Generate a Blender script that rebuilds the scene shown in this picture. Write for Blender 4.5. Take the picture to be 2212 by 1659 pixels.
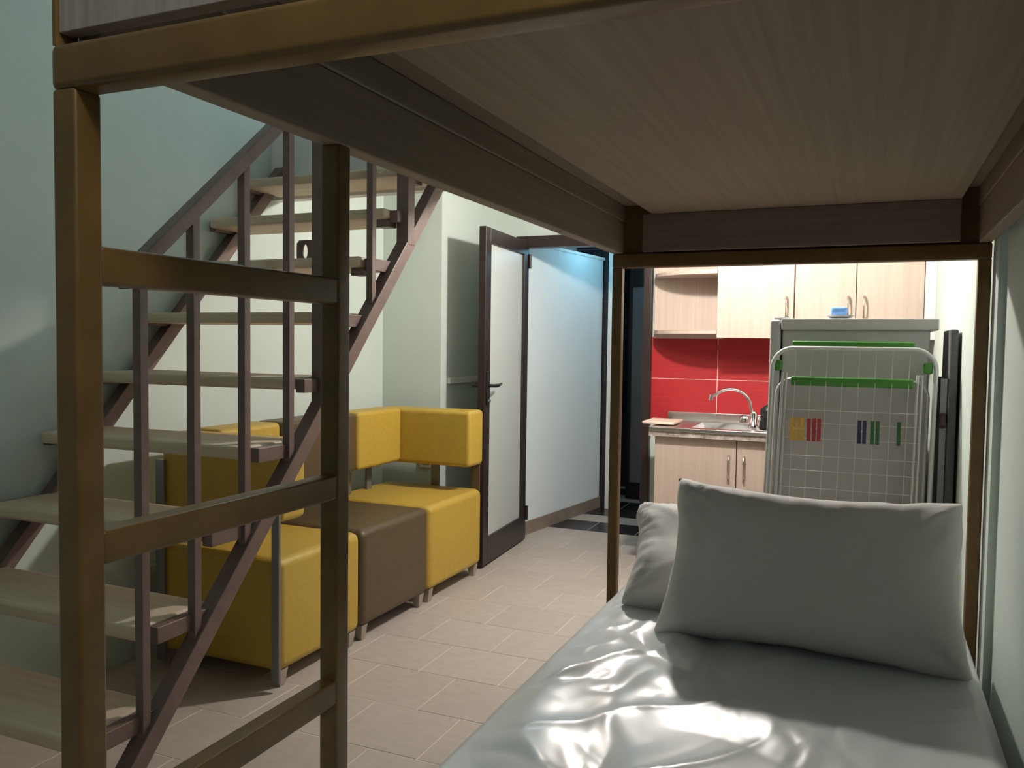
import bpy, bmesh, math, random
from mathutils import Vector, Matrix, noise
random.seed(7)
for o in list(bpy.data.objects): bpy.data.objects.remove(o)
S = bpy.context.scene; C = S.collection

# ---------------------------------------------------------------- camera
def cam_matrix(yaw, pitch, roll, loc):
    cy, sy, cp, sp = math.cos(yaw), math.sin(yaw), math.cos(pitch), math.sin(pitch)
    f = Vector((-sy*cp, cy*cp, sp)); r = Vector((cy, sy, 0)); u = r.cross(f)
    r2 = r*math.cos(roll)+u*math.sin(roll); u2 = -r*math.sin(roll)+u*math.cos(roll)
    m = Matrix((r2, u2, -f)).transposed().to_4x4(); m.translation = loc
    return m
cd = bpy.data.cameras.new('camera'); cam = bpy.data.objects.new('camera', cd); C.objects.link(cam)
cd.sensor_width = 36; cd.lens = 1797.4*36/2212; cd.clip_start = 0.02
cam.matrix_world = cam_matrix(math.radians(23.165), math.radians(-2.698), math.radians(0.762), (0, 0, 1.25))
S.camera = cam
# ---------------------------------------------------------------- world, exposure
w = bpy.data.worlds.new('World'); S.world = w; w.use_nodes = True
w.node_tree.nodes['Background'].inputs[0].default_value = (0.02, 0.025, 0.03, 1)
w.node_tree.nodes['Background'].inputs[1].default_value = 1.0
S.view_settings.view_transform = 'Standard'; S.view_settings.look = 'None'
S.view_settings.exposure = 0.0; S.view_settings.gamma = 1; S.view_settings.use_curve_mapping = False
LAMP_MAIN = 1320; LAMP_CORRIDOR = 34; FILL_ROOM = 30; LAMP_WALL = 56; LAMP_UP = 130      # bulb radiances
LAMP_MAIN_POS = (-0.70, 3.58, 2.07); LAMP_CORRIDOR_POS = (-1.62, 5.72, 2.0); FILL_ROOM_POS = (0.24, -0.15, 3.50); LAMP_WALL_POS = (0.19, 0.20, 2.10); LAMP_UP_POS = (-1.30, 4.30, 3.42)

# ---------------------------------------------------------------- materials
M = {}
def mat(name, col, rough=0.6, metal=0.0, var=0.0, vscale=(8, 8, 8), bump=0.0, bscale=200, spec=0.5, rnd=0.0,
        emit=None, estr=0, trans=0.0, sheen=0.0, col2=None, detail=4, coat=0.0):
    m = bpy.data.materials.new(name); m.use_nodes = True; nt = m.node_tree; N = nt.nodes; L = nt.links
    b = N['Principled BSDF']
    b.inputs['Base Color'].default_value = (*col, 1); b.inputs['Roughness'].default_value = rough
    b.inputs['Metallic'].default_value = metal; b.inputs['Specular IOR Level'].default_value = spec
    b.inputs['Transmission Weight'].default_value = trans
    b.inputs['Coat Weight'].default_value = coat
    if sheen: b.inputs['Sheen Weight'].default_value = sheen
    if emit:
        b.inputs['Emission Color'].default_value = (*emit, 1); b.inputs['Emission Strength'].default_value = estr
    tc = N.new('ShaderNodeTexCoord')
    src = None
    if var or col2:
        mp = N.new('ShaderNodeMapping'); mp.inputs['Scale'].default_value = vscale; L.new(tc.outputs['Object'], mp.inputs['Vector'])
        nz = N.new('ShaderNodeTexNoise'); nz.inputs['Scale'].default_value = 1; nz.inputs['Detail'].default_value = detail
        nz.inputs['Roughness'].default_value = 0.6; L.new(mp.outputs[0], nz.inputs['Vector'])
        if rnd:
            oi = N.new('ShaderNodeObjectInfo'); ad = N.new('ShaderNodeVectorMath'); ad.operation = 'ADD'
            mu = N.new('ShaderNodeMath'); mu.operation = 'MULTIPLY'; mu.inputs[1].default_value = 37.0
            L.new(oi.outputs['Random'], mu.inputs[0]); L.new(mp.outputs[0], ad.inputs[0]); L.new(mu.outputs[0], ad.inputs[1])
            L.new(ad.outputs[0], nz.inputs['Vector'])
        r = N.new('ShaderNodeValToRGB'); L.new(nz.outputs['Fac'], r.inputs[0])
        r.color_ramp.elements[0].position = 0.3; r.color_ramp.elements[1].position = 0.7
        c2 = col2 or tuple(min(1, c*(1+var)) for c in col)
        c1 = col if col2 else tuple(c*(1-var) for c in col)
        r.color_ramp.elements[0].color = (*c1, 1); r.color_ramp.elements[1].color = (*c2, 1)
        src = r.outputs[0]
        if rnd:
            hs = N.new('ShaderNodeHueSaturation'); mr = N.new('ShaderNodeMapRange')
            mr.inputs['To Min'].default_value = 1-rnd; mr.inputs['To Max'].default_value = 1+rnd
            L.new(oi.outputs['Random'], mr.inputs['Value']); L.new(mr.outputs[0], hs.inputs['Value']); L.new(src, hs.inputs['Color'])
            src = hs.outputs[0]
        L.new(src, b.inputs['Base Color'])
    if bump:
        n2 = N.new('ShaderNodeTexNoise'); n2.inputs['Scale'].default_value = bscale; n2.inputs['Detail'].default_value = 3
        L.new(tc.outputs['Object'], n2.inputs['Vector'])
        bp = N.new('ShaderNodeBump'); bp.inputs['Strength'].default_value = bump; bp.inputs['Distance'].default_value = 0.002
        L.new(n2.outputs['Fac'], bp.inputs['Height']); L.new(bp.outputs[0], b.inputs['Normal'])
    M[name] = m; return m
mat('plaster', (0.57, 0.645, 0.595), 0.85, var=0.03, vscale=(3, 3, 3), bump=0.25, bscale=90)
mat('plaster_blue', (0.78, 0.83, 0.83), 0.8, var=0.02, vscale=(3, 3, 3), bump=0.2, bscale=90)
mat('white_paint', (0.78, 0.78, 0.74), 0.7, var=0.02, vscale=(4, 4, 4))
mat('grout', (0.72, 0.65, 0.57), 0.9, var=0.08, vscale=(30, 30, 30))
mat('floor_tile', (0.455, 0.395, 0.345), 0.5, vscale=(20, 30, 20), col2=(0.52, 0.455, 0.40), rnd=0.035, detail=6, bump=0.1, bscale=60)
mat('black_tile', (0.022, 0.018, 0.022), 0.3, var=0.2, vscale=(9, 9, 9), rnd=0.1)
mat('skirting_tile', (0.27, 0.21, 0.165), 0.5, var=0.12, vscale=(14, 14, 14), rnd=0.06)
mat('red_tile', (0.36, 0.012, 0.016), 0.5, var=0.14, vscale=(5, 5, 140), rnd=0.04)
mat('white_grout', (0.85, 0.72, 0.66), 0.9, var=0.05)
mat('brown_steel', (0.150, 0.082, 0.024), 0.30, var=0.18, vscale=(12, 12, 12), bump=0.08, bscale=120)
mat('stair_steel', (0.165, 0.108, 0.090), 0.36, var=0.15, vscale=(16, 16, 16), bump=0.25, bscale=60)
mat('laminate', (0.25, 0.187, 0.136), 0.55, vscale=(70, 1.2, 70), col2=(0.325, 0.253, 0.192))
mat('laminate_cross_shaded', (0.18, 0.130, 0.105), 0.55, vscale=(1.5, 70, 70), col2=(0.24, 0.18, 0.145))  # same laminate, shade at the far end put into a darker colour
mat('laminate_upright_lit', (0.28, 0.23, 0.205), 0.55, vscale=(90, 90, 2), col2=(0.40, 0.34, 0.31))  # same laminate, light on the near end board put into a paler colour
mat('kitchen_wood', (0.49, 0.385, 0.315), 0.42, vscale=(60, 60, 1.6), col2=(0.57, 0.465, 0.395))
mat('pine', (0.58, 0.45, 0.31), 0.6, vscale=(2, 45, 45), col2=(0.70, 0.57, 0.42), rnd=0.05)
mat('yellow_vinyl', (0.46, 0.31, 0.045), 0.5, var=0.05, vscale=(40, 40, 40), bump=0.2, bscale=320)
mat('brown_vinyl', (0.085, 0.057, 0.026), 0.48, var=0.06, vscale=(40, 40, 40), bump=0.2, bscale=320)
mat('grey_leg', (0.42, 0.36, 0.31), 0.35, metal=0.4, var=0.05)
mat('chrome', (0.82, 0.82, 0.82), 0.12, metal=1.0, var=0.02)
mat('brushed_steel', (0.68, 0.66, 0.64), 0.28, metal=1.0, var=0.06, vscale=(3, 160, 160))
mat('grey_steel', (0.24, 0.24, 0.25), 0.35, metal=0.6, var=0.05)
mat('nickel', (0.62, 0.54, 0.45), 0.25, metal=1.0, var=0.03)
mat('door_brown', (0.022, 0.013, 0.011), 0.38, var=0.12, vscale=(20, 20, 4))
mat('black_plastic', (0.012, 0.012, 0.013), 0.3, var=0.1)
mat('frosted_glass', (0.72, 0.76, 0.73), 0.32, trans=0.25, var=0.02, vscale=(2, 2, 2))
mat('dark_glass', (0.22, 0.20, 0.20), 0.35, trans=0.1, var=0.05, vscale=(2, 2, 2))
mat('fridge_white', (0.46, 0.44, 0.435), 0.24, var=0.02, bump=0.1, bscale=400)
mat('rack_white', (0.55, 0.56, 0.55), 0.35, metal=0.3, var=0.04)
mat('green_plastic', (0.055, 0.21, 0.03), 0.4, var=0.06)
mat('peg_yellow', (0.62, 0.36, 0.03), 0.4, var=0.05)
mat('peg_red', (0.36, 0.02, 0.025), 0.4, var=0.05)
mat('peg_navy', (0.012, 0.016, 0.07), 0.4, var=0.05)
mat('peg_green', (0.02, 0.10, 0.02), 0.4, var=0.05)
mat('iron_cloth', (0.10, 0.10, 0.105), 0.85, var=0.15, vscale=(60, 60, 60))
mat('dark_rubber', (0.06, 0.035, 0.025), 0.7, var=0.1)
mat('sheet', (0.66, 0.69, 0.69), 0.30, var=0.02, vscale=(5, 5, 5), bump=0.05, bscale=600, spec=0.7, sheen=0.2)
mat('mattress_ticking', (0.62, 0.63, 0.6), 0.8, var=0.03)
mat('pillow_cotton', (0.69, 0.665, 0.645), 0.75, var=0.02, vscale=(6, 6, 6), bump=0.12, bscale=260, sheen=0.15)
mat('worktop_stone', (0.22, 0.17, 0.14), 0.4, vscale=(40, 40, 40), col2=(0.62, 0.55, 0.5))
mat('board_wood', (0.66, 0.50, 0.40), 0.5, vscale=(3, 60, 60), col2=(0.74, 0.6, 0.5))
mat('blue_sponge', (0.16, 0.34, 0.72), 0.7, var=0.08, vscale=(60, 60, 60))
mat('saucer_glass', (0.72, 0.74, 0.76), 0.15, var=0.02, trans=0.2)
mat('bulb_warm', (1, 0.95, 0.9), 0.4, emit=(1, 0.93, 0.87), estr=LAMP_MAIN)
mat('bulb_cool', (1, 1, 1), 0.4, emit=(0.30, 0.72, 1.0), estr=LAMP_CORRIDOR)
mat('fill_bulb', (1, 1, 1), 0.4, emit=(0.64, 0.84, 1.0), estr=FILL_ROOM)  # glow of the added cool fill bulb

mat('bulb_up', (1, 1, 1), 0.4, emit=(0.72, 0.88, 1.0), estr=LAMP_UP)
mat('globe_cool', (1, 1, 1), 0.4, emit=(1.0, 0.97, 0.90), estr=LAMP_WALL)

# ---------------------------------------------------------------- helpers
def tag(o, label=None, cat=None, group=None, kind=None):
    if label: o['label'] = label
    if cat: o['category'] = cat
    if group: o['group'] = group
    if kind: o['kind'] = kind
    return o
def thing(name, loc, label=None, cat=None, rotz=0, group=None, kind=None):
    o = bpy.data.objects.new(name, None); C.objects.link(o); o.location = loc; o.rotation_euler = (0, 0, rotz)
    o.empty_display_size = 0.05
    return tag(o, label, cat, group, kind)
def wloc(p):                                            # base point of a thing (parents are never deeper than two)
    v = Vector(p.location)
    return v + wloc(p.parent) if p.parent else v
def emit_obj(name, bm, m, parent=None, smooth=False, key=None, local=False):
    bm.normal_update()
    xs = [v.co for v in bm.verts]
    lo = Vector((min(v.x for v in xs), min(v.y for v in xs), min(v.z for v in xs)))
    hi = Vector((max(v.x for v in xs), max(v.y for v in xs), max(v.z for v in xs)))
    org = Vector(((lo.x+hi.x)/2, (lo.y+hi.y)/2, lo.z))
    for v in bm.verts: v.co -= org
    me = bpy.data.meshes.new(name); bm.to_mesh(me); bm.free()
    me.materials.append(M[m])
    if smooth:
        for p in me.polygons: p.use_smooth = True
    o = bpy.data.objects.new(name, me); C.objects.link(o)
    if parent:
        o.parent = parent; o.location = org if local else org - wloc(parent)
    else: o.location = org
    return o
_cache = {}
def box(name, x0, y0, z0, x1, y1, z1, m, parent=None, bev=0.0, seg=2, local=False, smooth=None):
    key = (round(x1-x0, 4), round(y1-y0, 4), round(z1-z0, 4), m, bev, seg)
    org = Vector(((x0+x1)/2, (y0+y1)/2, z0))
    if key in _cache:
        o = bpy.data.objects.new(name, _cache[key]); C.objects.link(o)
        if parent: o.parent = parent; o.location = org if local else org - wloc(parent)
        else: o.location = org
        return o
    bm = bmesh.new(); add_box(bm, x0, y0, z0, x1, y1, z1)
    if bev: bmesh.ops.bevel(bm, geom=bm.edges[:], offset=bev, segments=seg, affect='EDGES', profile=0.5)
    o = emit_obj(name, bm, m, parent, bool(bev) if smooth is None else smooth, local=local)
    if bev: flat_faces(o)
    _cache[key] = o.data
    return o
def shade(o, ang=50):
    me = o.data
    for p in me.polygons: p.use_smooth = True
    bm = bmesh.new(); bm.from_mesh(me); a = math.radians(ang)
    for e in bm.edges:
        if len(e.link_faces) == 2 and e.calc_face_angle() > a: e.smooth = False
    bm.to_mesh(me); bm.free()
def flat_faces(o):                                      # bevelled box: rounded edges, truly flat sides
    me = o.data
    for p in me.polygons: p.use_smooth = True
    ns = [Vector((0, 0, 0)) for _ in me.vertices]
    for p in me.polygons:
        for v in p.vertices: ns[v] += Vector(p.normal)*p.area
    me.normals_split_custom_set_from_vertices([tuple(n.normalized()) for n in ns])
def add_box(bm, x0, y0, z0, x1, y1, z1):
    v = [bm.verts.new(p) for p in ((x0, y0, z0), (x1, y0, z0), (x1, y1, z0), (x0, y1, z0), (x0, y0, z1), (x1, y0, z1), (x1, y1, z1), (x0, y1, z1))]
    for f in ((0, 3, 2, 1), (4, 5, 6, 7), (0, 1, 5, 4), (1, 2, 6, 5), (2, 3, 7, 6), (3, 0, 4, 7)): bm.faces.new([v[i] for i in f])
def boxes(name, lst, m, parent=None):
    bm = bmesh.new()
    for b in lst: add_box(bm, *b)
    return emit_obj(name, bm, m, parent)
def prism(name, poly, axis, a, b, m, parent=None, bev=0, local=False, seg=2):
    bm = bmesh.new()
    def P(u, v, t): return {'x': (t, u, v), 'y': (u, t, v), 'z': (u, v, t)}[axis]
    A = [bm.verts.new(P(u, v, a)) for u, v in poly]; B = [bm.verts.new(P(u, v, b)) for u, v in poly]; n = len(poly)
    bm.faces.new(A[::-1]); bm.faces.new(B)
    for i in range(n): bm.faces.new((A[i], A[(i+1) % n], B[(i+1) % n], B[i]))
    bmesh.ops.recalc_face_normals(bm, faces=bm.faces[:])
    if bev: bmesh.ops.bevel(bm, geom=bm.edges[:], offset=bev, segments=seg, affect='EDGES', profile=0.5)
    o = emit_obj(name, bm, m, parent, bool(bev), local=local)
    if bev: flat_faces(o)
    return o
def add_tube(bm, pts, r, n=10, caps=True):
    pts = [Vector(p) for p in pts]; rings = []; up = None
    rr = r if isinstance(r, (list, tuple)) else [r]*len(pts)
    for i, p in enumerate(pts):
        t = ((pts[i+1]-p) if i+1 < len(pts) else (p-pts[i-1])).normalized()
        if 0 < i < len(pts)-1: t = ((pts[i+1]-p).normalized()+(p-pts[i-1]).normalized()).normalized()
        if up is None: up = Vector((0, 0, 1)) if abs(t.z) < 0.9 else Vector((1, 0, 0))
        s = t.cross(up).normalized(); up = s.cross(t).normalized()
        rings.append([bm.verts.new(p+(s*math.cos(2*math.pi*k/n)+up*math.sin(2*math.pi*k/n))*rr[i]) for k in range(n)])
    for a, b in zip(rings, rings[1:]):
        for k in range(n): bm.faces.new((a[k], a[(k+1) % n], b[(k+1) % n], b[k]))
    if caps: bm.faces.new(rings[0][::-1]); bm.faces.new(rings[-1])
def tube(name, pts, r, m, parent=None, n=10, local=False):
    bm = bmesh.new(); add_tube(bm, pts, r, n); bmesh.ops.recalc_face_normals(bm, faces=bm.faces[:])
    o = emit_obj(name, bm, m, parent, True, local=local); shade(o); return o
def lathe(name, prof, c, m, parent=None, n=20, local=False):
    bm = bmesh.new(); rings = []
    for r, z in prof:
        rings.append([bm.verts.new((c[0]+r*math.cos(2*math.pi*k/n), c[1]+r*math.sin(2*math.pi*k/n), c[2]+z)) for k in range(n)])
    for a, b in zip(rings, rings[1:]):
        for k in range(n): bm.faces.new((a[k], a[(k+1) % n], b[(k+1) % n], b[k]))
    bm.faces.new(rings[0][::-1]); bm.faces.new(rings[-1])
    bmesh.ops.recalc_face_normals(bm, faces=bm.faces[:])
    o = emit_obj(name, bm, m, parent, True, local=local); shade(o, 60); return o
def arc(c, r, a0, a1, n, plane='xz'):
    out = []
    for i in range(n+1):
        a = math.radians(a0+(a1-a0)*i/n); u, v = r*math.cos(a), r*math.sin(a)
        out.append({'xz': (c[0]+u, c[1], c[2]+v), 'yz': (c[0], c[1]+u, c[2]+v), 'xy': (c[0]+u, c[1]+v, c[2])}[plane])
    return out
def st(o): return tag(o, kind='structure')

# ================================================================= SETTING
WL, WR, WRN = -2.62, 0.300, 0.318       # left wall, kitchen right wall, right wall by the bed
YB, YN = 4.93, -3.2                     # back wall, wall behind the camera
ZC, ZT = 2.13, 3.75                    # low ceiling under the mezzanine, high ceiling
floor = st(boxes('floor', [(WL-0.1, YN, -0.08, WRN+0.1, 7.3, -0.0012)], 'grout'))
st(boxes('wall_left', [(WL-0.12, YN, 0, WL, 4.19, ZT)], 'plaster'))
st(boxes('wall_stub', [(WL-0.12, 4.19, 0, -2.235, YB+0.1, ZT)], 'plaster'))
st(boxes('wall_right', [(WRN, YN, 0, WRN+0.12, 2.46, ZT), (WR, 2.46, 0, WRN+0.12, YB+0.1, ZT)], 'plaster'))
st(boxes('wall_near', [(WL-0.12, YN-0.12, 0, WRN+0.12, YN, ZT)], 'plaster'))
wall_back = st(boxes('wall_back', [(-2.235, YB, 0, -2.06, YB+0.1, ZT), (-2.06, YB, 1.93, -1.2, YB+0.1, ZT), (-1.2, YB, 0, WR, YB+0.1, ZT)], 'plaster'))
st(boxes('ceiling', [(WL-0.12, YN-0.12, ZT, WRN+0.12, YB+0.1, ZT+0.1)], 'white_paint'))
st(boxes('ceiling', [(WL, 3.2, ZC, WRN, YB, ZC+0.16), (WL, 3.2, 1.915, WRN, 3.26, ZC)], 'white_paint'))  # unseen edge beam added, its depth set to cut lamp light off the left wall
# corridor behind the doorway
cw = [(-2.052, 5.03), (-1.890, 6.16), (-2.0, 6.16), (-2.15, 5.03)]
st(prism('wall_corridor', cw, 'z', 0, 1.905, 'plaster_blue'))
st(prism('trim_1', [(-2.047, 5.03), (-1.880, 6.18), (-2.02, 6.18), (-2.17, 5.03)], 'z', 1.905, 1.925, 'white_paint'))
wt = st(boxes('wall_corridor_far', [(-2.6, 6.2, 0, -1.83, 6.3, 2.3)], 'white_grout'))
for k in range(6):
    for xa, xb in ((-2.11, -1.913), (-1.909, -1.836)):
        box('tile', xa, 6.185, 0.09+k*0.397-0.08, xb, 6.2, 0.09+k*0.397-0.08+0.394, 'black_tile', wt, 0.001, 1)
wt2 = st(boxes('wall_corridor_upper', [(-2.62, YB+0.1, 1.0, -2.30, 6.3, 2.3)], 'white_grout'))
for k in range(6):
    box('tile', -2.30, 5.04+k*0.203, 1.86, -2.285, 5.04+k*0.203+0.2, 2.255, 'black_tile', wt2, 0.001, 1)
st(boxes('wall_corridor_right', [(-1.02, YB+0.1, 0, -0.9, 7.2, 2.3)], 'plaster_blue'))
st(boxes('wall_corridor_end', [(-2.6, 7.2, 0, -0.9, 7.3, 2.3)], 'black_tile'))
st(boxes('ceiling', [(-2.62, YB+0.1, 2.25, -0.9, 7.3, 2.35)], 'white_paint'))
# pale jamb at the end of the corridor and inner door
st(boxes('trim_2', [(-1.835, 6.13, 0, -1.79, 6.185, 2.0)], 'white_paint'))
# skirting of the corridor wall, one tile after the other
sk = st(thing('baseboard_corridor', (-2.045, 5.03, 0)))
d = Vector((-1.890+2.052, 6.16-5.03)); L = d.length; d /= L; nrm = Vector((d.y, -d.x))
for k in range(4):
    a = k*L/4+0.002; b = (k+1)*L/4-0.002; p = Vector((-2.052, 5.03))
    q = [p+d*a, p+d*b, p+d*b+nrm*0.012, p+d*a+nrm*0.012]
    prism('tile', [tuple(v) for v in q], 'z', 0.0, 0.085, 'skirting_tile', sk)
sb = st(thing('baseboard_back', (-1.1, YB, 0)))
box('tile', -1.195, YB-0.012, 0, -1.03, YB, 0.075, 'skirting_tile', sb)

# floor tiles
def tile_rows():
    y = 2.143-0.297*5; k = 0
    while y < 5.30:
        y1 = min(y+0.297, 5.335)
        x = -2.62 - (0.165 if k % 2 else 0.0) + 0.0
        off = -1.383 if (k % 2 == 0) else -1.545
        n0 = math.ceil((off-(-2.62))/0.33); x = off-n0*0.33
        while x < -0.55:
            a, b = max(x, -2.62), x+0.33
            if b-a > 0.03: yield (a, y, b, y1, 'floor_tile')
            x += 0.33
        y = y1; k += 1
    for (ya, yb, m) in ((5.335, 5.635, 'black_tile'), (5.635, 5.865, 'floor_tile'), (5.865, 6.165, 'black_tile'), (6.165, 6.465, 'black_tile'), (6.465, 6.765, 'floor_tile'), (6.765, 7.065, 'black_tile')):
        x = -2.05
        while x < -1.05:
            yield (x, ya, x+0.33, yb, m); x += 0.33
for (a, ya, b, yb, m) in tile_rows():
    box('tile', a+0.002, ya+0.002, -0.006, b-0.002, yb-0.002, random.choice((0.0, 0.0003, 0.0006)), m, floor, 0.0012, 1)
# tiles of the floor under the bed and kitchen, out of sight: plain floor
# red wall tiles over the sink
for r in range(2):
    for c in range(3):
        x0 = -1.2065+c*0.4; z0 = 0.812+r*0.25
        box('tile', x0+0.0018, YB-0.010, z0+0.0018, x0+0.3982, YB+0.002, z0+0.2482, 'red_tile', wall_back, 0.001, 1)
boxes('grout_bed', [(-1.2065, YB-0.007, 0.812, -0.0065, YB+0.001, 1.312)], 'white_grout', wall_back)
# doorway frame
fr = st(thing('trim_3', (-1.63, YB, 0)))
box('jamb', -2.075, 4.885, 0, -2.025, 4.975, 1.93, 'door_brown', fr, 0.004)
box('jamb', -1.245, 4.885, 0, -1.195, 4.975, 1.93, 'door_brown', fr, 0.004)
box('header', -2.075, 4.884, 1.862, -1.195, 4.976, 1.935, 'door_brown', fr, 0.004)
# open glazed door leaf
ang = math.atan2(4.155-4.905, -1.948+2.0)
d1 = st(thing('door_1', (-2.012, 4.90, 0.012), rotz=ang))
W_, H_, T_ = 0.755, 1.885, 0.042
def lb(n, a, m, par=d1, bev=0.003): return box(n, *a, m, par, bev, local=True)
lb('stile', (0, -T_/2, 0, 0.075, T_/2, H_), 'door_brown'); lb('stile', (W_-0.075, -T_/2, 0, W_, T_/2, H_), 'door_brown')
lb('rail', (0.075, -T_/2, 0, W_-0.075, T_/2, 0.15), 'door_brown'); lb('rail', (0.075, -T_/2, H_-0.085, W_-0.075, T_/2, H_), 'door_brown')
lb('glass_pane', (0.07, -0.006, 0.145, W_-0.07, 0.006, H_-0.08), 'frosted_glass', bev=0)
for s in (-1, 1):
    lb('glazing_bead', (0.075, s*0.013-0.007, 0.15, 0.087, s*0.013+0.007, H_-0.085), 'door_brown', bev=0.002)
    lb('glazing_bead', (W_-0.087, s*0.013-0.007, 0.15, W_-0.075, s*0.013+0.007, H_-0.085), 'door_brown', bev=0.002)
    hp = lb('handle_plate', (W_-0.058, s*(T_/2+0.004)-0.004, 0.90, W_-0.026, s*(T_/2+0.004)+0.004, 1.09), 'black_plastic')
    yy = s*(T_/2+0.045)
    tube('handle', [(W_-0.042, s*T_/2, 1.01), (W_-0.042, yy, 1.01), (W_-0.055, yy+s*0.004, 1.01), (W_-0.10, yy+s*0.004, 1.012), (W_-0.155, yy-s*0.004, 1.017)], [0.010, 0.010, 0.011, 0.009, 0.007], 'black_plastic', d1, local=True)
    tube('lock_cylinder', [(W_-0.042, s*T_/2, 0.925), (W_-0.042, s*(T_/2+0.02), 0.925)], 0.009, 'grey_steel', d1, local=True)
for z in (0.12, 1.72): tube('hinge', [(0.0, 0.028, z), (0.0, 0.028, z+0.09)], 0.009, 'door_brown', d1, local=True)
# dark glazed inner door at the corridor's end
d2 = st(thing('door_2', (-1.80, 6.62, 0.01), rotz=math.radians(-4)))
lb('stile', (0, -0.02, 0, 0.03, 0.02, 1.9), 'door_brown', d2); lb('stile', (0.57, -0.02, 0, 0.64, 0.02, 1.9), 'door_brown', d2)
lb('rail', (0.03, -0.02, 0, 0.57, 0.02, 0.13), 'door_brown', d2); lb('rail', (0.03, -0.02, 1.72, 0.57, 0.02, 1.9), 'door_brown', d2)
lb('glass_pane', (0.03, -0.006, 0.13, 0.57, 0.006, 1.72), 'dark_glass', d2, bev=0)
st(boxes('trim_4', [(-1.83, 6.6, 1.915, -1.1, 6.68, 1.975)], 'white_paint'))

# ================================================================= STAIRCASE
stair = thing('staircase', (-2.12, 1.4, 0), 'open-tread staircase with pine treads and dark brown steel stringers and railing', 'staircase')
SL = 1.098
def zlow(y): return 0.165+SL*(y-1.537)
hv = 0.078
def stringer(x0, x1, y0, y1):
    prism('stringer', [(y0, zlow(y0)), (y1, zlow(y1)), (y1, zlow(y1)+hv), (y0, zlow(y0)+hv)], 'x', x0, x1, 'stair_steel', stair, 0.003)
yfoot = 1.537-(0.165-0.0)/SL
prism('stringer', [(yfoot, 0), (3.2, zlow(3.2)), (3.2, zlow(3.2)+hv), (yfoot-hv/SL, 0)], 'x', -1.70, -1.65, 'stair_steel', stair, 0.003)
prism('stringer', [(yfoot, 0), (3.2, zlow(3.2)), (3.2, zlow(3.2)+hv), (yfoot-hv/SL, 0)], 'x', -2.60, -2.55, 'stair_steel', stair, 0.003)
treads = [(1.17, 0.085), (1.365, 0.300), (1.56, 0.510), (1.755, 0.722), (1.95, 0.935), (2.17, 1.135), (2.375, 1.355), (2.57, 1.565), (2.74, 1.765), (2.94, 1.965)]
for y, z in treads:
    bm = bmesh.new(); add_box(bm, -2.57, y, z-0.040, -1.708, y+0.255, z)
    bmesh.ops.bevel(bm, geom=bm.edges[:], offset=0.011, segments=3, affect='EDGES', profile=0.5)
    o = emit_obj('tread', bm, 'pine', stair, True); flat_faces(o)
    ye = min(y+0.28, 1.537+(z-0.055-0.165)/SL)-0.024
    for xa in (-1.708, -2.60):
        box('bracket', xa, y+0.035, z-0.050, xa+0.035, ye+0.022, z-0.006, 'stair_steel', stair, 0.002)
    if z > 1.2: box('cleat', -1.765, y+0.03, z-0.068, -1.710, y+0.09, z-0.0405, 'stair_steel', stair, 0.002)
# slotted steel plate standing between two upper treads
bm = bmesh.new(); xc, yc, zc_, n_ = -2.122, 2.80, 1.618, 20
for yy in (yc, yc+0.006):
    for k in range(n_):
        a = 2*math.pi*k/n_; c_, s_ = math.cos(a), math.sin(a); m_ = max(abs(c_), abs(s_))
        bm.verts.new((xc+0.042*c_/m_, yy, zc_+0.046*s_/m_)); bm.verts.new((xc+0.012*c_, yy, zc_+0.030*s_))
bm.verts.ensure_lookup_table(); V = bm.verts; off = 2*n_
for k in range(n_):
    o1, i1, o2, i2 = 2*k, 2*k+1, 2*((k+1) % n_), 2*((k+1) % n_)+1
    bm.faces.new((V[o1], V[o2], V[i2], V[i1])); bm.faces.new((V[off+o1], V[off+i1], V[off+i2], V[off+o2]))
    bm.faces.new((V[o1], V[off+o1], V[off+o2], V[o2])); bm.faces.new((V[i1], V[i2], V[off+i2], V[off+i1]))
bmesh.ops.recalc_face_normals(bm, faces=bm.faces[:])
emit_obj('slotted_plate', bm, 'stair_steel', stair)
# railing
hr0, hr1 = (1.50, 1.372), (2.95, 2.665)
def zh(y): return hr0[1]+(y-hr0[0])*(hr1[1]-hr0[1])/(hr1[0]-hr0[0])
prism('handrail', [(hr0[0], hr0[1]), hr1, (hr1[0], hr1[1]+0.05), (hr0[0], hr0[1]+0.05)], 'x', -1.695, -1.655, 'stair_steel', stair, 0.003)
for y in (1.549, 1.727, 1.925, 2.127, 2.597):
    box('baluster', -1.688, y-0.013, zlow(y)+hv-0.02, -1.662, y+0.013, zh(y)+0.01, 'stair_steel', stair, 0.002)
for y in (2.302, 2.838):
    box('newel_post', -1.70, y-0.026, zlow(y)+hv-0.04, -1.648, y+0.026, zh(y)+0.06, 'stair_steel', stair, 0.003)

# ================================================================= BUNK BED
bunk = thing('bunk_bed', (-0.22, 1.58, 0), 'brown steel framed loft bunk with pale laminate platform and side ladder', 'bunk bed')
XA, XA1, XD, XD1 = -0.752, -0.720, 0.262, 0.294
def bb(n, a, m='brown_steel', bev=0.004, par=bunk): return box(n, *a, m, par, bev)
for (xa, xb) in ((XA, XA1), (XD, XD1)):
    for (ya, yb) in ((0.588, 0.620), (2.550, 2.582)): bb('post', (xa, ya, 0, xb, yb, 1.497))
bb('crossbar', (XA, 0.586, 1.495, XD1, 0.622, 1.540), bev=0.007); bb('crossbar', (XA, 2.548, 1.495, XD1, 2.584, 1.540), bev=0.005)
bb('side_rail', (XA, 0.618, 1.540, XA1, 2.58, 1.640), 'laminate', 0.003); bb('side_rail', (XD, 0.618, 1.540, XD1, 2.58, 1.640), 'laminate', 0.003)
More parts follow.
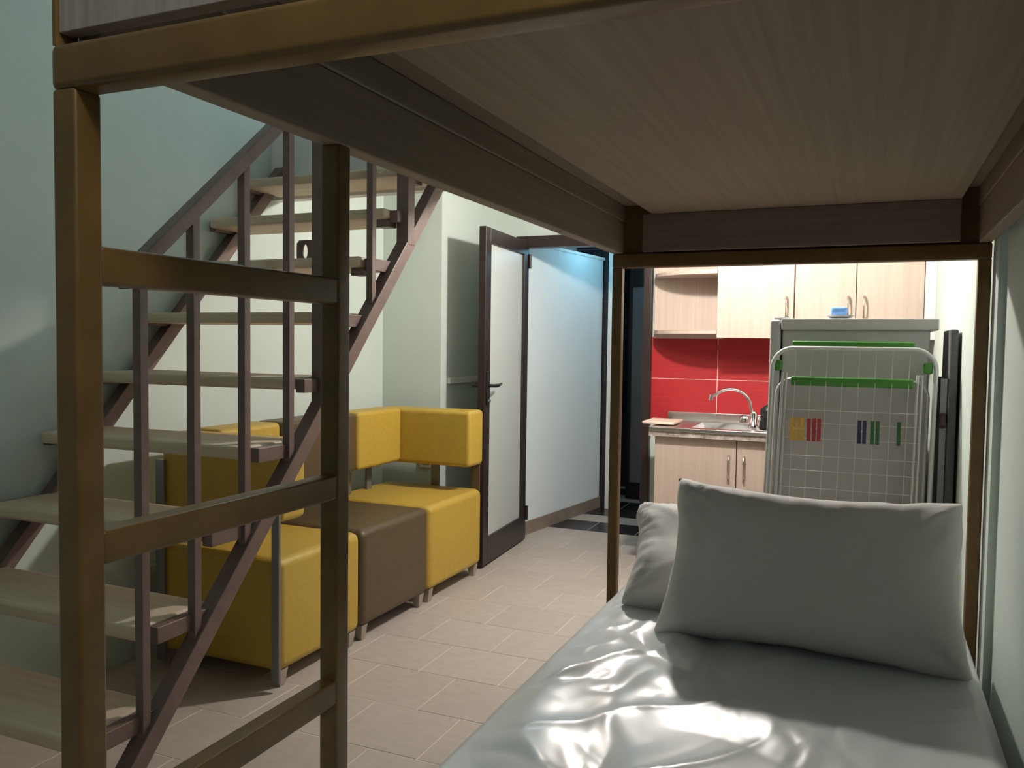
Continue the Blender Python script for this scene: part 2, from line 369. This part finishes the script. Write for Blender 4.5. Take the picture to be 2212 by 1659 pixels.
bb('rail_cap', (XA-0.002, 0.618, 1.640, XA1+0.003, 2.58, 1.690), 'laminate', 0.003)
bb('rail_cap', (XD-0.003, 0.618, 1.640, XD1+0.002, 2.58, 1.690), 'laminate', 0.003)
bb('end_board', (-0.648, 2.515, 1.541, 0.215, 2.533, 1.653), 'laminate_cross_shaded', 0.001)
bb('end_board', (XA+0.004, 0.594, 1.553, XD1, 0.612, 1.92), 'laminate_upright_lit', 0.001)
bb('end_board_edge', (XA, 0.590, 1.540, XA+0.004, 0.616, 1.92), 'brown_steel', 0)
bb('end_filler', (XA1, 2.562, 1.541, XD, 2.578, 1.690), 'brown_steel', 0)
bb('platform', (-0.62, 0.622, 1.654, 0.215, 2.58, 1.690), 'laminate', 0.001)
bb('deck_board', (XA, 0.622, 1.690, XD1, 2.58, 1.702), 'laminate', 0.001)
bb('upper_mattress', (XA+0.03, 0.65, 1.703, XD1-0.03, 2.55, 1.82), 'mattress_ticking', 0.02)
# ladder on the long side
bb('ladder_post', (XA, 1.028, 0, XA1, 1.060, 1.541))
for z0, z1 in ((1.306, 1.345), (1.016, 1.052), (0.704, 0.741)): bb('rung', (XA+0.002, 0.618, z0, XA1-0.001, 1.03, z1))
# lower rails and deck carrying the mattress
bb('lower_rail', (XA, 1.055, 0.27, XA1, 2.552, 0.31)); bb('lower_rail', (XD, 0.615, 0.27, XD1, 2.552, 0.31))
bb('lower_crossbar', (XA1-0.002, 2.552, 0.27, XD+0.002, 2.582, 0.31)); bb('lower_crossbar', (XA1-0.002, 0.588, 0.27, XD+0.002, 0.62, 0.31))
bb('deck', (XA1, 0.60, 0.30, XD, 2.56, 0.318), 'laminate', 0)

# ================================================================= MATTRESS, SHEET, PILLOWS
def rbox(name, x0, y0, z0, x1, y1, z1, m, bev, seg=4, parent=None):
    bm = bmesh.new(); add_box(bm, x0, y0, z0, x1, y1, z1)
    bmesh.ops.bevel(bm, geom=bm.edges[:], offset=bev, segments=seg, affect='EDGES', profile=0.5)
    o = emit_obj(name, bm, m, parent, True); flat_faces(o); return o
tag(rbox('mattress', -0.648, 0.66, 0.319, 0.238, 2.50, 0.526, 'mattress_ticking', 0.03), 'white single mattress under the satin sheet on the lower bunk', 'mattress')
def ridge(p, s, sharp=2.0):
    n = noise.noise(p*s); return (1-abs(n)*2)**sharp if abs(n) < 0.5 else 0.0
def sheet_h(x, y):
    p = Vector((x, y, 0.0))
    wv = Vector((noise.noise(p*2.6+Vector((5, 2, 0))), noise.noise(p*2.6+Vector((1, 9, 4))), 0))*0.16
    q = p+wv
    left = min(1, max(0, (0.02-x)/0.40)); fold = 0.22+0.78*left
    bil = lambda v, sc: abs(noise.noise(v*sc))                        # puffs with sharp creases between them
    a = Vector((q.x*1.5+q.y*0.7, q.y*0.9-q.x*1.1, 0.3)); b = Vector((q.x*0.7-q.y*1.3, q.x*1.4+q.y*0.6, 3.7))
    h = 0.030*fold*bil(a, 2.1) + 0.020*fold*bil(b, 3.1) + 0.009*fold*bil(a+b, 5.5)
    h += 0.008*fold*ridge(Vector((a.x*0.8, a.y*2.6, 1.7)), 2.0, 4)
    h += 0.006*noise.noise(q*2.3)
    return h-0.010*fold
def make_sheet():
    bm = bmesh.new(); x0, x1, y0, y1 = -0.662, 0.250, 0.64, 2.515; r = 0.035
    prof = []                                             # cross-section across x: (x, z offset, fold weight)
    for i in range(9): prof.append((x0, -0.235+0.2*i/8, 0.0))
    for i in range(1, 6):
        a = math.pi/2*i/6; prof.append((x0+r*(1-math.cos(a)), -r+r*math.sin(a), 0.2*i/6))
    nx = 130
    for i in range(nx+1): prof.append((x0+r+(x1-x0-2*r)*i/nx, 0, min(1, 0.25+min(i, nx-i)/10)))
    for i in range(1, 6):
        a = math.pi/2*i/6; prof.append((x1-r+r*math.sin(a), -r+r*math.cos(a), 0.2))
    for i in range(9): prof.append((x1, -r-0.2*i/8, 0.0))
    ny = 260; grid = []
    for j in range(ny+1):
        y = y0+(y1-y0)*j/ny; row = []
        e = min(y-y0, y1-y); dz = 0 if e > r else -(r-math.sqrt(max(0, r*r-(r-e)**2)))
        for (x, z, wgt) in prof:
            h = sheet_h(x, y) if wgt else 0.0
            xx = x
            if wgt == 0.0: xx += (0.006*noise.noise(Vector((0, y*6, z*5))))*(1 if x < 0 else -0.4)
            row.append(bm.verts.new((xx, y, 0.548+z+h*wgt+dz-0.006)))
        grid.append(row)
    for a, b in zip(grid, grid[1:]):
        for k in range(len(a)-1): bm.faces.new((a[k], a[k+1], b[k+1], b[k]))
    bmesh.ops.recalc_face_normals(bm, faces=bm.faces[:])
    o = emit_obj('satin_sheet', bm, 'sheet', None, True)
    md = o.modifiers.new('thickness', 'SOLIDIFY'); md.thickness = 0.002; md.offset = -1
    return tag(o, 'crumpled silvery white satin sheet covering the lower bunk mattress', 'bed sheet')
make_sheet()
def pillow(name, w_, h_, t_, seed, label, M4, wr=0.006, taper=0.0):
    bm = bmesh.new(); n, m_ = 56, 40; gr = {}
    for side in (1, -1):
        for j in range(m_+1):
            for i in range(n+1):
                u = -1+2*i/n; v = -1+2*j/m_
                edge = i in (0, n) or j in (0, m_)
                if side == -1 and edge: gr[(side, i, j)] = gr[(1, i, j)]; continue
                pin = 0.115; cr = 1-0.05*(u*u*v*v)**3
                x = w_/2*u*(1-pin*(1-v*v)*0.9*abs(u)**2); y = h_/2*v*(1-pin*1.3*(1-u*u)*abs(v)**2)
                x *= 1-taper*(v+1)/2
                x *= cr; y *= cr
                prof = ((1-u**4)*(1-v**4))
                t = t_/2*max(prof, 0)**0.50
                p = Vector((u*1.6+seed, v*1.1, side*0.7))
                d_ = min(1-abs(u), 1-abs(v))
                z = side*t
                if not edge:
                    rad = math.atan2(v-(1 if v > 0 else -1)*1.05, u-(1 if u > 0 else -1)*1.05)
                    rr = math.hypot(1.05-abs(u), (1.05-abs(v))*0.6)
                    cre = ridge(Vector((rad*3.2+seed, rr*0.8, side*2+(1 if u > 0 else 3)+(5 if v > 0 else 0))), 1.3, 2)*max(0, 1-rr/0.75)
                    rim = ridge(Vector((u*5.5+seed, v*1.2, side)), 1.4, 2)*max(0, 1-(1-abs(v))/0.35)+ridge(Vector((u*1.2, v*4.5+seed, side+9)), 1.4, 2)*max(0, 1-(1-abs(u))/0.3)
                    z += side*wr*(noise.noise(p*1.3)*1.3 + 1.1*cre + 0.8*rim)*min(1, d_*8)
                else:
                    z += 0.008*noise.noise(p*2.5); x += 0.006*noise.noise(p*3+Vector((3, 0, 0))); y += 0.006*noise.noise(p*3+Vector((0, 5, 0)))
                gr[(side, i, j)] = bm.verts.new(M4 @ Vector((x, y, z)))
    for side in (1, -1):
        for j in range(m_):
            for i in range(n):
                q = [gr[(side, i, j)], gr[(side, i+1, j)], gr[(side, i+1, j+1)], gr[(side, i, j+1)]]
                bm.faces.new(q if side == 1 else q[::-1])
    bmesh.ops.recalc_face_normals(bm, faces=bm.faces[:])
    return tag(emit_obj(name, bm, 'pillow_cotton', None, True), label, 'pillow', 'pillows at the head of the lower bunk')
def frame(loc, rx, ry=0, rz=0):
    return Matrix.Translation(loc) @ Matrix.Rotation(math.radians(rz), 4, 'Z') @ Matrix.Rotation(math.radians(rx), 4, 'X') @ Matrix.Rotation(math.radians(ry), 4, 'Z')
pillow('pillow', 0.735, 0.415, 0.20, 3.3, 'large white pillow standing upright in front, facing the viewer', frame((-0.118, 2.085, 0.716), 70, -1.0, 1.0), wr=0.013, taper=0.07)
pillow('pillow', 0.66, 0.40, 0.15, 8.1, 'white pillow leaning half hidden behind the large upright pillow', frame((-0.295, 2.325, 0.672), 32, 3, 4.0), wr=0.012)

# ================================================================= SOFA MODULES
def sofa_module(name, y0, y1, m, label, end=0):
    t = thing(name, (-2.2, (y0+y1)/2, 0), label, 'sofa module', group='sofa modules along the wall')
    g = 0.003
    rbox('seat', -2.50, y0+g, 0.062, -1.90, y1-g, 0.472, m, 0.034, 5, t)
    yb0 = y0+g + (0.15 if end < 0 else 0); yb1 = y1-g - (0.17 if end > 0 else 0)
    rbox('backrest', -2.46, yb0, 0.615, -2.305, yb1, 0.905, m, 0.022, 4, t)
    if end:
        ya, yb = (y0+0.005, y0+0.148) if end < 0 else (y1-0.175, y1-0.005)
        rbox('end_backrest', -2.46, ya, 0.605, -1.895, yb, 0.90, m, 0.022, 4, t)
    for yy in (y0+0.10, y1-0.10):
        if end > 0 and yy > y1-0.2: yy = y1-0.3
        box('back_support', -2.44, yy-0.022, 0.46, -2.425, yy+0.022, 0.63, 'grey_steel', t, 0.002)
    if end < 0:
        box('end_support', -1.925, y0-0.012, 0.03, -1.892, y0-0.001, 0.64, 'grey_steel', t, 0.001)
        box('end_support', -2.47, y0-0.012, 0.03, -2.43, y0-0.001, 0.80, 'grey_steel', t, 0.001)
    if end > 0:
        box('end_support', -1.955, y1-0.035, 0.46, -1.905, y1-0.022, 0.63, 'brown_vinyl', t, 0.002)
        box('end_support', -2.20, y1-0.035, 0.46, -2.15, y1-0.022, 0.63, 'grey_steel', t, 0.002)
    for xx in (-1.935, -2.46):
        for yy in (y0+0.045, y1-0.045):
            bm = bmesh.new(); add_box(bm, xx-0.022, yy-0.022, 0, xx+0.022, yy+0.022, 0.066)
            for v in bm.verts:
                if v.co.z < 0.01: v.co.x = xx+(v.co.x-xx)*0.6; v.co.y = yy+(v.co.y-yy)*0.6
            emit_obj('leg', bm, 'grey_leg', t)
    return t
sofa_module('sofa_corner_module', 2.362, 2.885, 'yellow_vinyl', 'mustard yellow vinyl sofa module under the stairs, nearest the viewer', -1)
sofa_module('sofa_middle_module', 2.887, 3.462, 'brown_vinyl', 'dark brown vinyl sofa module between the two yellow ones', 0)
sofa_module('sofa_corner_module', 3.464, 4.055, 'yellow_vinyl', 'mustard yellow vinyl sofa corner module beside the open glass door', 1)

# ================================================================= KITCHEN
KY = YB-0.012
base = thing('base_cabinet', (-0.45, 4.65, 0), 'pale wood kitchen base cabinet under the steel sink', 'cabinet')
boxes('body', [(-1.04, 4.40, 0.10, -1.022, KY, 0.775), (0.222, 4.40, 0.10, 0.24, KY, 0.775), (-1.022, 4.40, 0.10, 0.222, KY, 0.118), (-1.022, KY-0.006, 0.118, 0.222, KY, 0.775), (-1.02, 4.45, 0, 0.22, KY, 0.10)], 'kitchen_wood', base)
def handle(par, x, y, z, h):
    pts = [(x, y, z), (x, y-0.016, z+0.004), (x, y-0.026, z+h*0.25), (x, y-0.030, z+h*0.5), (x, y-0.026, z+h*0.75), (x, y-0.016, z+h-0.004), (x, y, z+h)]
    tube('handle', pts, [0.007, 0.006, 0.004, 0.0035, 0.005, 0.006, 0.007], 'nickel', par, 8)
for (xa, xb, hx) in ((-1.038, -0.613, -0.650), (-0.609, -0.20, -0.572), (-0.196, 0.238, 0.0)):
    dd = box('door', xa, 4.382, 0.105, xb, 4.399, 0.772, 'kitchen_wood', base, 0.0015, 1)
    handle(dd, hx, 4.382, 0.575, 0.115)
wt_ = boxes('worktop', [(-1.065, 4.354, 0.776, -0.87, KY, 0.806), (-0.41, 4.354, 0.776, 0.245, KY, 0.806), (-0.87, 4.354, 0.776, -0.41, 4.43, 0.806), (-0.87, 4.81, 0.776, -0.41, KY, 0.806)], 'worktop_stone')
tag(wt_, 'mottled brown stone-look kitchen worktop under the sink', 'worktop')
# inset steel sink top with drainer and upstand
sink = thing('sink', (-0.76, 4.62, 0.807), 'stainless steel sink unit with upstand below the red tiles', 'sink')
def sink_top():
    bm = bmesh.new(); z = 0.822
    X = [-1.055, -0.86, -0.42, -0.30]; Y = [4.350, 4.44, 4.80, 4.905]
    V = {(i, j): bm.verts.new((X[i], Y[j], z)) for i in range(4) for j in range(4)}
    for i in range(3):
        for j in range(3):
            if (i, j) != (1, 1): bm.faces.new((V[i, j], V[i+1, j], V[i+1, j+1], V[i, j+1]))
    ring = [V[1, 1], V[2, 1], V[2, 2], V[1, 2]]
    low = [bm.verts.new((v.co.x+(0.03 if v.co.x < -0.7 else -0.03), v.co.y+(0.03 if v.co.y < 4.6 else -0.03), 0.70)) for v in ring]
    for k in range(4): bm.faces.new((ring[k], ring[(k+1) % 4], low[(k+1) % 4], low[k]))
    bm.faces.new(low)
    bmesh.ops.recalc_face_normals(bm, faces=bm.faces[:])
    return emit_obj('top', bm, 'brushed_steel', sink)
o = sink_top(); md = o.modifiers.new('thickness', 'SOLIDIFY'); md.thickness = 0.003; md.offset = -1
box('front_lip', -1.055, 4.345, 0.806, -0.30, 4.353, 0.824, 'brushed_steel', sink, 0.002)
box('upstand', -1.085, 4.895, 0.8065, -0.30, 4.917, 0.868, 'brushed_steel', sink, 0.003)
box('side_lip', -1.062, 4.345, 0.806, -1.054, 4.905, 0.828, 'brushed_steel', sink, 0.002)
fc = thing('faucet', (-0.56, 4.62, 0.823), 'chrome kitchen tap with tall curved spout arching over the sink', 'faucet')
lathe('base', [(0.028, 0), (0.028, 0.01), (0.020, 0.018), (0.020, 0.075), (0.016, 0.085), (0.008, 0.09)], (-0.56, 4.62, 0.823), 'chrome', fc)
tube('spout', [(-0.567, 4.62, 0.90), (-0.575, 4.62, 0.93)] + [(-0.575-0.0+0.0-0.105+0.105*math.cos(a)-0.0, 4.62-0.02*t, 0.93+0.095*math.sin(a)) for t, a in ((k/10, math.pi*0.78*k/10) for k in range(1, 11))] + [(-0.782, 4.60, 0.985), (-0.787, 4.60, 0.965)], 0.0085, 'chrome', fc, 12)
tube('spout_tip', [(-0.782, 4.60, 0.992), (-0.787, 4.60, 0.962)], 0.012, 'chrome', fc, 12)
for s in (-1, 1): lathe('tap_knob', [(0.006, 0), (0.021, 0.004), (0.024, 0.02), (0.021, 0.036), (0.01, 0.042)], (-0.56+s*0.048, 4.60, 0.845), 'chrome', fc, 16)
kt = thing('cooking_pot', (-0.468, 4.505, 0.823), 'black pot with lid knob beside the tap, partly behind the fridge', 'pot')
lathe('body', [(0.045, 0), (0.052, 0.01), (0.042, 0.055), (0.046, 0.10), (0.044, 0.104)], (-0.468, 4.505, 0.823), 'black_plastic', kt)
lathe('lid', [(0.045, 0.104), (0.042, 0.115), (0.012, 0.132), (0.008, 0.134)], (-0.468, 4.505, 0.823), 'black_plastic', kt)
lathe('knob', [(0.005, 0.134), (0.011, 0.142), (0.008, 0.158), (0.003, 0.160)], (-0.468, 4.505, 0.823), 'nickel', kt, 12)
tag(box('cutting_board', -1.13, 4.46, 0.829, -0.955, 4.70, 0.843, 'board_wood', None, 0.003), 'thin pinkish wooden board lying on the left end of the sink unit', 'cutting board')
# upper cabinets
sh = thing('corner_shelf', (-0.97, 4.78, 1.29), 'open pale wood wall shelf with rounded end left of the wall cabinets', 'shelf')
def qell(z0, z1):
    poly = [(-0.772, KY), (-0.772, 4.632)]
    for k in range(0, 19):
        a = math.pi/2*(k/18); poly.append((-0.80-0.375*math.sin(a), KY-0.286*math.cos(a)))
    poly.append((-1.175, KY))
    return prism('shelf_board', poly, 'z', z0, z1, 'kitchen_wood', sh)
qell(1.325, 1.345); qell(1.655, 1.675); qell(1.99, 2.008)
box('back_panel', -1.185, KY-0.004, 1.30, -0.774, KY+0.002, 2.01, 'kitchen_wood', sh)
def wall_cab(name, x0, x1, doors, label):
    t = thing(name, ((x0+x1)/2, 4.78, 1.30), label, 'cabinet', group='pale wood wall cabinets')
    box('body', x0, 4.652, 1.305, x1, KY, 2.01, 'kitchen_wood', t)
    for (a, b, hx) in doors:
        dd = box('door', a+0.002, 4.632, 1.303, b-0.002, 4.651, 2.012, 'kitchen_wood', t, 0.0015, 1)
        handle(dd, hx, 4.632, 1.405, 0.115)
    return t
wall_cab('wall_cabinet', -0.771, -0.370, [(-0.771, -0.370, -0.408)], 'pale wood wall cabinet with one door beside the rounded shelf')
wc2 = wall_cab('wall_cabinet', -0.368, 0.247, [(-0.368, -0.068, -0.105), (-0.068, 0.247, -0.030)], 'pale wood wall cabinet with two doors above the fridge')

box('filler_strip', 0.2485, 4.636, 1.303, 0.2995, 4.656, 2.012, 'white_paint', wc2, 0.001, 1)

# ================================================================= FRIDGE
fg = thing('fridge', (-0.06, 3.68, 0), 'white fridge seen from its side behind the drying rack', 'fridge')
rbox('body', -0.312, 3.40, 0.02, 0.205, 3.94, 1.325, 'fridge_white', 0.008, 3, fg)
rbox('top_panel', -0.316, 3.385, 1.322, 0.232, 3.95, 1.366, 'fridge_white', 0.006, 3, fg)
rbox('door', -0.358, 3.392, 0.05, -0.318, 3.948, 1.362, 'fridge_white', 0.010, 3, fg)
box('hinge', -0.345, 3.41, 1.361, -0.29, 3.45, 1.372, 'fridge_white', fg, 0.003)
for yy in (3.44, 3.90):
    for xx in (-0.27, 0.17): tube('foot', [(xx, yy, 0), (xx, yy, 0.022)], 0.018, 'black_plastic', fg)
sc = lathe('saucer', [(0.020, 0), (0.030, 0.002), (0.055, 0.012), (0.057, 0.014), (0.030, 0.006), (0.005, 0.005)], (-0.108, 3.462, 1.366), 'saucer_glass', None, 24)
tag(sc, 'small clear saucer under a blue sponge on the fridge', 'saucer')
tag(rbox('sponge', -0.140, 3.436, 1.3795, -0.080, 3.488, 1.412, 'blue_sponge', 0.010, 3), 'blue sponge lying on a saucer on top of the fridge', 'sponge')

# ================================================================= DRYING RACK (folded, leaning in front of the fridge)
YRK = 3.27
rk = thing('drying_rack', (-0.07, YRK, 0), 'folded white wire clothes drying rack with green plastic bars in front of fridge', 'drying rack')
def lean(z): return 0.09*(z/1.25)
def rp(x, z, dy=0.0): return (x, YRK-0.05+lean(z)+dy, z)
def skew(x, z): return x-0.018*(1.2-z)
def ushape(xl, xr, zt, r, dy, zb=0.012):
    pts = [rp(skew(xl, zb), zb, dy)] + [rp(skew(xl, zt-r)-0.0, zt-r, dy)]
    for k in range(1, 9):
        a = math.pi-math.pi/2*k/8; pts.append(rp(skew(xl+r+r*math.cos(a), zt-r+r*math.sin(a)), zt-r+r*math.sin(a), dy))
    for k in range(0, 8):
        a = math.pi/2-math.pi/2*k/8; pts.append(rp(skew(xr-r+r*math.cos(a), zt-r+r*math.sin(a)), zt-r+r*math.sin(a), dy))
    pts += [rp(skew(xr, zt-r), zt-r, dy), rp(skew(xr, zb), zb, dy)]
    return pts
tube('outer_frame', ushape(-0.336, 0.222, 1.252, 0.075, 0), 0.0085, 'rack_white', rk, 10)
tube('leg_frame', ushape(-0.318, 0.202, 1.135, 0.06, 0.034), 0.007, 'rack_white', rk, 8)
for xx in (-0.298, -0.285, 0.165, 0.180):
    tube('wing_tube', [rp(skew(xx, 0.10), 0.10, 0.012), rp(skew(xx, 1.16), 1.16, 0.012)], 0.0055, 'rack_white', rk, 8)
for z, dy in ((1.262, 0.010), (1.128, 0.012)):
    box('green_bar', -0.268, rp(0, z)[1]+dy-0.009, z-0.017, 0.152, rp(0, z)[1]+dy+0.009, z+0.017, 'green_plastic', rk, 0.006)
for xx in (-0.318, 0.196):
    box('corner_clamp', xx-0.016, rp(0, 1.185)[1]-0.002, 1.165, xx+0.016, rp(0, 1.185)[1]+0.034, 1.205, 'green_plastic', rk, 0.006)
for k in range(8):
    x = -0.252+k*0.0555
    tube('wire', [rp(skew(x, 0.42), 0.42, 0.006), rp(skew(x, 1.252), 1.252, 0.004)], 0.0016, 'rack_white', rk, 5)
for z in (1.02, 0.972, 0.915, 0.85, 0.795, 0.73, 0.62, 0.54):
    tube('wire', [rp(skew(-0.29, z), z, 0.008), rp(skew(0.175, z), z, 0.008)], 0.0016, 'rack_white', rk, 5)
for z in (0.665, 0.64): tube('cross_tube', [rp(skew(-0.33, z), z, 0.018), rp(skew(0.215, z), z, 0.018)], 0.0055, 'rack_white', rk, 8)
for xx in (-0.336, 0.222):
    o = lathe('foot_cap', [(0.011, 0), (0.012, 0.004), (0.011, 0.035), (0.009, 0.037)], rp(skew(xx, 0.012), 0.0), 'dark_rubber', rk, 12)
pegs = [(-0.258, 'peg_yellow', 'yellow', 'leftmost of the three yellow'), (-0.240, 'peg_yellow', 'yellow', 'middle one of the three yellow'), (-0.222, 'peg_yellow', 'yellow', 'rightmost of the three yellow'),
        (-0.198, 'peg_red', 'red', 'leftmost of the three red'), (-0.180, 'peg_red', 'red', 'middle one of the three red'), (-0.162, 'peg_red', 'red', 'rightmost of the three red'),
        (-0.023, 'peg_navy', 'navy blue', 'left one of the two navy blue'), (-0.006, 'peg_navy', 'navy blue', 'right one of the two navy blue'),
        (0.020, 'peg_green', 'green', 'left one of the green pair of'), (0.038, 'peg_green', 'green', 'right one of the green pair of'), (0.108, 'peg_green', 'dark green', 'lone dark green one of the')]
for x, m, cname, lab in pegs:
    zc = 0.905; y = rp(0, zc)[1]
    t = thing('clothes_peg', (x, y, zc), lab + ' clothes pegs clipped to the drying rack', 'clothes peg', group='clothes pegs on the drying rack')
    for s in (-1, 1):
        prism('jaw', [(y+0.008+s*0.0022, zc), (y+0.008+s*0.007, zc), (y+0.008+s*0.006, zc+0.045), (y+0.008+s*0.010, zc+0.085), (y+0.008+s*0.0055, zc+0.085), (y+0.008+s*0.0022, zc+0.045)], 'x', x-0.0065, x+0.0065, m, t, 0.0006)
    tube('spring', [(x-0.008, y+0.008, zc+0.045), (x+0.008, y+0.008, zc+0.045)], 0.0045, 'chrome', t, 8)

# ================================================================= IRONING BOARD leaning by the wall
ib = thing('ironing_board', (0.235, 3.34, 0), 'folded ironing board with grey cover standing between fridge and right wall', 'ironing board')
prism('board', [(3.30, 0.10), (3.62, 0.10), (3.62, 1.10), (3.60, 1.325), (3.32, 1.325), (3.30, 1.10)], 'x', 0.262, 0.290, 'iron_cloth', ib, 0.006)
boxes('leg', [(0.240, 3.32, 0.03, 0.260, 3.34, 1.15)], 'grey_steel', ib); boxes('leg', [(0.240, 3.56, 0.03, 0.260, 3.58, 1.15)], 'grey_steel', ib)
for yy in (3.33, 3.57): tube('foot', [(0.238, yy, 0.016), (0.262, yy, 0.016)], 0.015, 'dark_rubber', ib)
tube('lever', [(0.25, 3.32, 1.02), (0.245, 3.29, 0.98)], 0.012, 'dark_rubber', ib)
tube('plastic_grip', [(0.262, 3.294, 0.50), (0.288, 3.294, 0.52)], 0.022, 'dark_rubber', ib)

# ================================================================= small wall items
tk = box('wall_strip', -2.235, 4.27, 1.02, -2.215, 4.80, 1.055, 'white_paint', None, 0.002)  # pale horizontal band on the wall, built as a raised strip
tag(tk, 'thin white horizontal strip on the wall behind the open glass door', 'trunking')
so = thing('wall_socket', (-2.30, 4.185, 0.55), 'white wall socket seen through the gap under the yellow backrest', 'socket')
box('plate', -2.36, 4.178, 0.54, -2.28, 4.19, 0.62, 'white_paint', so, 0.003); box('socket_well', -2.345, 4.176, 0.555, -2.295, 4.18, 0.605, 'grey_leg', so, 0.001)

# ================================================================= LAMPS
def bulb(name, pos, r, m, label, zc):
    t = thing(name, (pos[0], pos[1], zc), label, 'ceiling lamp')
    lathe('rose', [(0.045, -0.02), (0.05, -0.001), (0.05, 0)], (pos[0], pos[1], zc), 'white_paint', t, 16)
    bm = bmesh.new(); bmesh.ops.create_uvsphere(bm, u_segments=16, v_segments=10, radius=r, matrix=Matrix.Translation(pos))
    emit_obj('bulb', bm, m, t, True)
    if zc-0.02 > pos[2]+r: tube('flex', [(pos[0], pos[1], pos[2]+r), (pos[0], pos[1], zc-0.01)], 0.004, 'white_paint', t, 6)
bulb('ceiling_lamp', LAMP_MAIN_POS, 0.045, 'bulb_warm', 'bare warm bulb on the low ceiling in front of the kitchen', ZC)
bulb('corridor_lamp', LAMP_CORRIDOR_POS, 0.06, 'bulb_cool', 'cool blue-white bulb on the corridor ceiling behind the doorway', 2.25)
bulb('room_fill', FILL_ROOM_POS, 0.08, 'fill_bulb', 'added unseen cool fill bulb on the high ceiling behind the viewer', ZT)  # added fill, a cool glow for the dim near part of the room
bulb('mezzanine_lamp', LAMP_UP_POS, 0.08, 'bulb_up', 'cool bulb on the high ceiling above the mezzanine at the top of the stairs', ZT)
px, py, pz = LAMP_WALL_POS
wl = thing('wall_lamp', (WRN, py, pz-0.06), 'white globe lamp on the right wall beside the viewer', 'wall lamp')
box('back_plate', WRN-0.02, py-0.05, pz-0.06, WRN, py+0.05, pz+0.06, 'white_paint', wl, 0.004)
bm = bmesh.new(); bmesh.ops.create_uvsphere(bm, u_segments=20, v_segments=12, radius=0.08, matrix=Matrix.Translation(LAMP_WALL_POS))
emit_obj('globe', bm, 'globe_cool', wl, True)
tube('arm', [(WRN-0.015, py, pz), (px+0.075, py, pz)], 0.015, 'chrome', wl)
